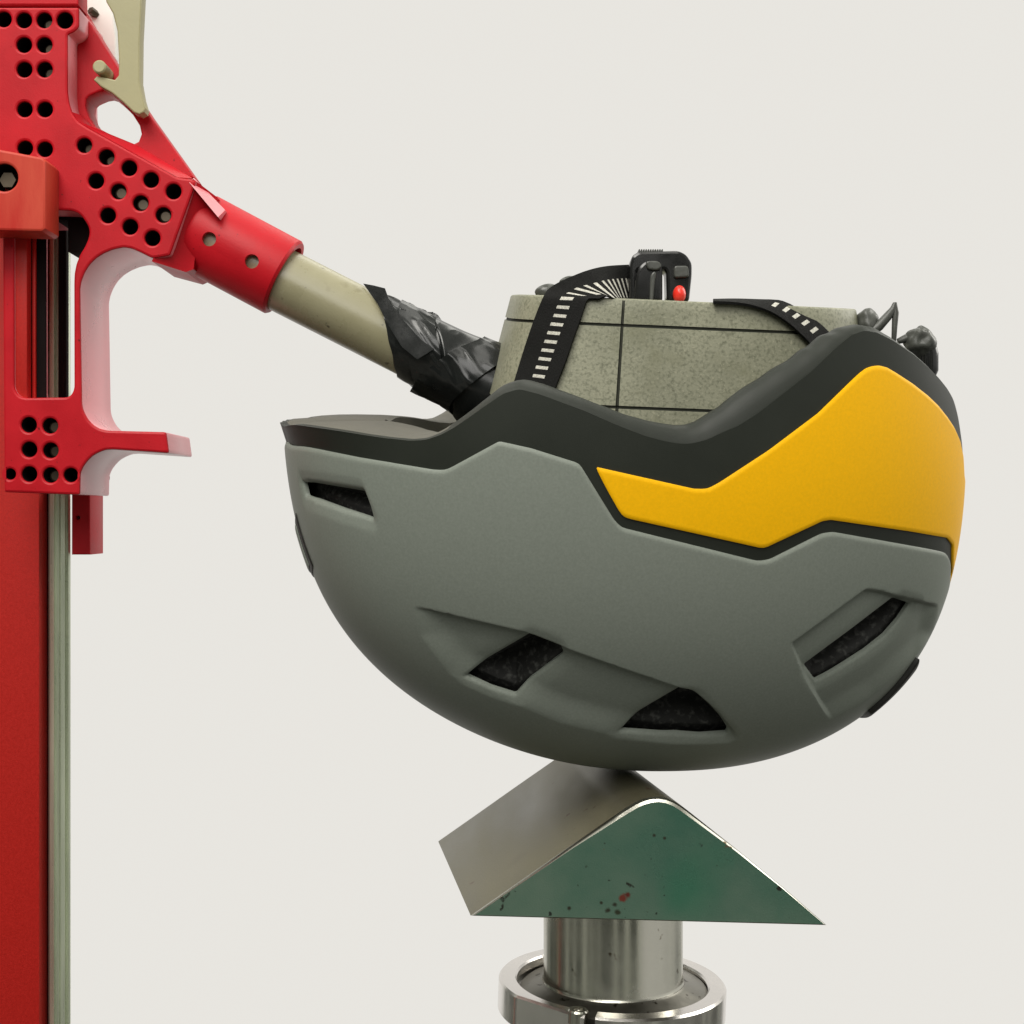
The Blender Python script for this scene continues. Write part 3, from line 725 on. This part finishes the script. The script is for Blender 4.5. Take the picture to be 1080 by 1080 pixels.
# ------------------------------------------------------------------ COLUMN and RAIL
colm = empty("guide_column", P(20, 1200, .67))
tag(colm, "red painted upright column with a steel rail along its side, at the left edge", "column")
a, b = P(-90, 0, .648), P(41.5, 0, .648)
bm_obj("beam", box_bm(a.x, b.x, .648, .660, P(0, 1350, .65).z, P(0, -160, .65).z, .0008), M_REDDARK, colm)
a, b = P(36, 0, .6604), P(54, 0, .6604)
bm_obj("rail_bed", box_bm(a.x, b.x, .6604, .675, P(0, 1340, .65).z, P(0, -150, .65).z, .0004), M_BORE, colm)
prof = [(51, .662), (51, .656), (52.5, .6545), (57, .654), (58, .6552), (59.5, .6552), (60.5, .654), (62, .654), (62.6, .6548), (63.4, .6548), (64, .654), (68.5, .6543), (69.8, .656), (71.2, .656), (72.2, .6548), (74, .656), (74.6, .658), (72, .667), (60, .668)]
z0, z1 = P(0, 1330, .65).z, P(0, -140, .65).z
V, Fc = loft([[Vector(((x - 540) / 1500 * y, y, z)) for x, y in prof] for z in (z0, z1)])
fix_normals(mesh_obj("steel_rail", V, Fc, M_RAIL, colm, 20))

# ------------------------------------------------------------------ RELEASE LEVER, PIN, TAPE
lv = plate("release_lever", [(104, -30), (151, -30), (149.5, 0), (147.5, 40), (147, 85), (150, 102), (153.5, 114), (152, 118), (147, 120.5), (141, 118.5), (130, 108), (118, 98), (106, 91), (98.5, 84), (102, 80), (112, 82), (121, 84), (125, 79), (125, 60), (123.5, 32), (119, 14), (112, 2)],
           [], .6025, .6095, M_OLIVE, None, .0006)
tag(lv, "olive hooked release lever hanging at the top beside the red carriage", "lever")
wb = plate("white_bracket", [(80, -30), (112, -30), (119, 15), (122, 40), (122, 62), (112, 56), (95, 27), (84, 8)], [], .634, .640, M_BRACKET, car, .0006)
c = P(96.5, 12.5, .634); V, Fc = lathe((c.x, .6315, c.z), (.5, .8, -.3), [(0, .0014), (.0003, .0018), (.004, .0018)], 6); fix_normals(mesh_obj("bracket_bolt", V, Fc, M_PIN, wb))
c = P(104.5, 70, .600); V, Fc = lathe((c.x, .600, c.z), (0, 1, 0), [(0, .0022), (.0005, .0028), (.014, .0028)], 32)
fix_normals(mesh_obj("gusset_pin", V, Fc, M_OLIVE, car))

tp0, tp1 = P(372, 333.5, .62), P(532, 415, .62)
aT, uT, wT = frame(tp1 - tp0); LT = (tp1 - tp0).length
up = Vector((0, 0, 1)) - aT * aT.z; up.normalize(); sd = aT.cross(up)          # up = image-up side, sd = towards/away
if sd.y > 0: sd = -sd
NT, NL = 220, 260; V = []; Fc = []
random.seed(4)
def tape_start(t):                                                            # oblique cut edge of the wrap
    c = math.cos(t)                                                           # 1 = top of tube
    s0 = .0058 + .0235 * ((1 - c) / 2) ** .9 + .0005 * math.sin(3 * t)
    return s0 + .0009 * mnoise.noise(Vector((t * 2.2, 3, 0)))
def wrap_h(s, t):
    """overlapping turns of tape: each turn is a flat band whose edge stands a little proud of the last"""
    h = 0
    for p, tw, a_, o in ((.040, .012, .0006, .004), (.052, -.014, .0006, .021)):
        ph = ((s + o + tw * math.cos(t + o * 200)) / p) % 1.0
        h += a_ * (min(ph / .03, 1.0)) * (1 - ph) ** .8
    return h
for i in range(NL + 1):
    f = i / NL
    for j in range(NT):
        t = 2 * math.pi * j / NT; s0 = tape_start(t); s = s0 + (LT - s0) * f
        base = .01405 + .0010 * sstep(np.array((s - .006) / .03)) + .0014 * sstep(np.array((s - .045) / .02))
        q = Vector((math.cos(t) * .9, math.sin(t) * .9, s * 26))
        n1 = mnoise.noise(q)
        upw = max(0.0, math.cos(t - .25))
        q2 = Vector((math.cos(t) * 1.6 - s * 30, math.sin(t) * 1.6, s * 70 + 4))
        ridge = (1 - abs(mnoise.noise(q2))) ** 8
        env = min(1, .2 + max(0, s - s0) / .012)
        rr = base + wrap_h(s, t) * min(1, .15 + (s - s0) / .004) + (n1 * .0013 + ridge * .0019 * upw ** 2 * (.15 + .85 * (s < .036))) * env
        sag = .0040 * sstep(np.array((s - .052) / .012)) * max(0, -math.cos(t)) ** 2
        V.append(tp0 + aT * s + up * math.cos(t) * (rr + sag) + sd * math.sin(t) * rr)
for i in range(NL):
    for j in range(NT):
        b = (j + 1) % NT; Fc.append((i * NT + j, i * NT + b, (i + 1) * NT + b, (i + 1) * NT + j))
n0 = len(V)
for j in range(NT):                                                           # tape edge turned down on to the tube
    t = 2 * math.pi * j / NT; V.append(tp0 + aT * (tape_start(t) + .0002) + (up * math.cos(t) + sd * math.sin(t)) * .0135)
for j in range(NT): b = (j + 1) % NT; Fc.append((n0 + j, n0 + b, b, j))
tape = fix_normals(mesh_obj("black_tape", V, Fc, M_TAPE, None, 40))
tag(tape, "crumpled glossy black tape wound round the beige arm tube above the helmet", "tape")
def tape_turn(sc, tilt, phase, width, lift, seed):
    NA, NW = 160, 14; A = []
    for i in range(NA):
        t = 2 * math.pi * i / NA; mid = sc + tilt * math.cos(t - phase) + .0012 * mnoise.noise(Vector((math.cos(t) * 1.3, math.sin(t) * 1.3, seed)))
        row = []
        for k in range(NW):
            f = k / (NW - 1); s = mid + (f - .5) * width
            rr = .01405 + .0010 * sstep(np.array((s - .006) / .03)) + .0014 * sstep(np.array((s - .045) / .02)) + lift
            rr += .0009 * mnoise.noise(Vector((math.cos(t) * 2.2, math.sin(t) * 2.2, s * 60 + seed))) + .0007 * (1 - abs(mnoise.noise(Vector((math.cos(t) * 2.6 + s * 90, math.sin(t) * 2.6, seed * 3))))) ** 10
            rr += .0035 * sstep(np.array((s - .052) / .012)) * max(0, -math.cos(t)) ** 2
            if k in (0, NW - 1): rr -= lift + .0012
            if k in (1, NW - 2): s = mid + (0 if k == 1 else 1) * width - .5 * width
            row.append(tp0 + aT * s + (up * math.cos(t) + sd * math.sin(t)) * rr)
        A.append(row)
    V = [q for r in A for q in r]; Fc = []
    for i in range(NA):
        j = (i + 1) % NA
        for k in range(NW - 1): Fc.append((i * NW + k, i * NW + k + 1, j * NW + k + 1, j * NW + k))
    return fix_normals(mesh_obj("tape_turn", V, Fc, M_TAPE, tape, 40))
tape_turn(.0370, -.0125, .15, .017, .0014, 2.3)
tape_turn(.0560, .0100, -.2, .018, .0020, 7.1)
# loose tag end sticking up at the start of the tape
fl = [P(383, 299, .615), P(394, 301, .611), P(406, 304, .609), P(411, 318, .6035), P(424, 336, .6005), P(445, 359, .5995), P(458, 368, .600), P(440, 379, .600), P(424, 366, .600), P(410, 344, .6015), P(398, 320, .606)]
cF = sum(fl, Vector()) / len(fl); off = Vector((0, .0009, 0))
V = fl + [p + off for p in fl] ; nF = len(fl)
Fc = [tuple(range(nF)), tuple(range(2 * nF - 1, nF - 1, -1))] + [(i, (i + 1) % nF, nF + (i + 1) % nF, nF + i) for i in range(nF)]
fix_normals(mesh_obj("tape_end", V, Fc, M_TAPE, tape, 40))

# ------------------------------------------------------------------ ANVIL, POST, CLAMP RING
# helmet's lowest reach over the ridge decides how far away the wedge stands (its picture outline stays the same)
def anvil_pts(k):
    L, R = P(497, 967, .56 * k), P(873.5, 977, .547 * k)
    Bk = P(462, 887, .689 * k)
    return L, R, Bk - L
def ridge_line(k):
    L, R, e = anvil_pts(k); f = R - L
    # apex pixel (695.5, 841) lies in the plane spanned by f and z through L
    n_ = f.cross(Vector((0, 0, 1))); d = P(695.5, 841, 1) - Vector((0, 0, ZC)); o = Vector((0, 0, ZC)); t = (L - o).dot(n_) / d.dot(n_)
    return o + d * t, e
GXa = GX
def gap(k):
    a, e = ridge_line(k); best = 9
    for s in np.linspace(0, 1, 60):
        p = a + e * s; m = (np.hypot(GXa[:, 0] - p.x, GXa[:, 1] - p.y) < .006)
        if m.any(): best = min(best, GXa[m][:, 2].min() - p.z)
    return best
ks = np.linspace(.90, 1.15, 101); gs = [gap(k) for k in ks]; KA = ks[int(np.argmin(np.abs(np.array(gs) - .0002)))]
print("ANVIL scale", KA, "gap", gap(KA))
L, R, e = anvil_pts(KA)
n_ = (R - L).cross(Vector((0, 0, 1)))
def onface(px, py):
    o = Vector((0, 0, ZC)); d = P(px, py, 1) - o; return o + d * ((L - o).dot(n_) / d.dot(n_))
ppx = [(497, 967), (540, 937), (600, 895), (645, 864), (660, 853.7), (670, 847.6), (678.5, 843.8), (687, 841.6), (695.5, 841), (704, 842.5), (712.6, 846), (719, 850), (725, 854.5), (780, 898), (830, 939), (873.5, 977)]
prof = [onface(*q) for q in ppx]; bot = onface(685, 973)
cen = sum(prof, Vector()) / len(prof)
en = e.normalized(); bev = .0013
rings = []
for s, ins in ((0, .0018), (.0006, .0007), (.0018, 0), (e.length - .001, 0), (e.length, .001)):
    rings.append([p + en * s + (cen - p).normalized() * ins for p in prof])
V, Fc = loft(rings)
mi = [0] * len(Fc); mi[-2] = 1
for q in range(2 * len(ppx)):
    if q % len(ppx) < len(ppx) - 1: mi[q] = 2
anv = fix_normals(mesh_obj("wedge_anvil", V, Fc, [M_ANVIL, M_GREEN, M_STEEL], None, 25, mi))
tag(anv, "worn steel wedge with a rounded ridge and green tinted end face, under the helmet", "anvil")

# rust spots on the green face
nt = M_GREEN.node_tree; bs = nt.nodes['Principled BSDF']; src = bs.inputs['Base Color'].links[0].from_socket
tc2 = nt.nodes.new('ShaderNodeTexCoord'); nz2 = nt.nodes.new('ShaderNodeTexNoise'); nz2.inputs['Scale'].default_value = 420; nt.links.new(tc2.outputs['Object'], nz2.inputs['Vector'])
for px_, py_, r_, c_ in ((657, 947, .0019, (.14, .03, .02)), (662, 944, .0013, (.10, .02, .015)), (648, 954, .0010, (.03, .03, .02)), (641, 960, .0012, (.03, .03, .02)), (652, 962, .0012, (.03, .035, .02)), (600, 958, .0010, (.03, .03, .02)), (634, 952, .0008, (.03, .03, .02)), (690, 881, .0008, (.03, .03, .02)), (701, 884, .0007, (.03, .03, .02))):
    vd = nt.nodes.new('ShaderNodeVectorMath'); vd.operation = 'DISTANCE'; nt.links.new(tc2.outputs['Object'], vd.inputs[0]); vd.inputs[1].default_value = onface(px_, py_)
    ad = nt.nodes.new('ShaderNodeMath'); ad.operation = 'MULTIPLY_ADD'; nt.links.new(nz2.outputs['Fac'], ad.inputs[0]); ad.inputs[1].default_value = r_ * 1.6; nt.links.new(vd.outputs['Value'], ad.inputs[2])
    mr = nt.nodes.new('ShaderNodeMapRange'); nt.links.new(ad.outputs[0], mr.inputs['Value']); mr.inputs['From Min'].default_value = r_ * 1.9; mr.inputs['From Max'].default_value = r_ * 1.3
    mm = nt.nodes.new('ShaderNodeMix'); mm.data_type = 'RGBA'; nt.links.new(mr.outputs[0], mm.inputs[0]); nt.links.new(src, mm.inputs[6]); mm.inputs[7].default_value = (*c_, 1); src = mm.outputs[2]
nt.links.new(src, bs.inputs['Base Color'])

YP = .625 * KA
pc = P(646.5, 1031.5, YP); zb = L.z
hp = zb - pc.z - .0008
post = empty("support_post", (pc.x, pc.y, pc.z - .04)); tag(post, "short polished steel post carrying the green wedge on its round flange", "post")
rp = 73.2 / 1500 * YP
V, Fc = lathe((pc.x, pc.y, pc.z - .001), (0, 0, 1), [(-.002, rp * .9), (0, rp + .0012), (.0012, rp + .0003), (.002, rp), (hp - .001, rp), (hp + .0005, rp - .0005)], 96)
fix_normals(mesh_obj("post_shaft", V, Fc, M_STEEL, post, 30))
V, Fc = lathe((pc.x, pc.y, pc.z - .0015), (0, 0, 1), [(-.06, .030), (-.017, .030), (-.0145, .0395), (-.004, .0408), (-.0026, .0408), (-.0016, .0395), (.0005, rp + .0018), (.0012, rp + .001), (.0012, rp - .002)], 96)
fl = fix_normals(mesh_obj("flange", V, Fc, M_FLANGE, post, 30))
# split clamp ring, tilted slightly down to the right
RO, RI = .0498 * KA, .0418 * KA
rc = Vector((pc.x - .0004, pc.y, pc.z - .0005)); tilt = Matrix.Rotation(rad(2.2), 3, 'Y')
gapc = rad(-14.5); hw = rad(2.6)
angs = np.linspace(gapc + hw, gapc + 2 * math.pi - hw, 181)                   # measured from the camera side (-Y), + to the right
def ring_r(a):
    d = (a - rad(-40) + math.pi) % (2 * math.pi) - math.pi
    return min(RO, RO * .945 / max(.2, math.cos(d))) if abs(d) < rad(30) else RO
rings = []
for a in angs:
    o = ring_r(a); dirv = Vector((math.sin(a), -math.cos(a), 0)); pr = [(RI, -.0140), (RI, -.0008), (RI + .0008, 0), (o - .0009, 0), (o, -.0009), (o, -.0130), (o - .0009, -.0140)]
    rings.append([rc + tilt @ (dirv * r + Vector((0, 0, z))) for r, z in pr])
V, Fc = loft(rings)
ringo = empty("clamp_ring", rc - Vector((0, 0, .014))); tag(ringo, "bright split steel clamp ring round the foot of the post, closed with a screw", "clamp")
fix_normals(mesh_obj("ring_band", V, Fc, M_RING, ringo, 30))
def on_ring(a, r, z): return rc + tilt @ (Vector((math.sin(rad(a)), -math.cos(rad(a)), 0)) * r + Vector((0, 0, z)))
c = on_ring(-21.5, RO * .925, -.0002)
V, Fc = lathe(c, tilt @ Vector((0, 0, 1)), [(-.004, .0042), (.0007, .0042), (.0014, .0037), (.0014, .0022), (-.0008, .0020)], 32)
fix_normals(mesh_obj("clamp_screw", V, Fc, M_STEEL, ringo, 30))
c = on_ring(-14.5, RO * .90, -.007)
V, Fc = lathe(c - Vector((.006, 0, 0)), (1, 0, 0), [(0, .0022), (.012, .0022)], 24)
fix_normals(mesh_obj("clamp_bolt", V, Fc, M_BORE, ringo, 30))
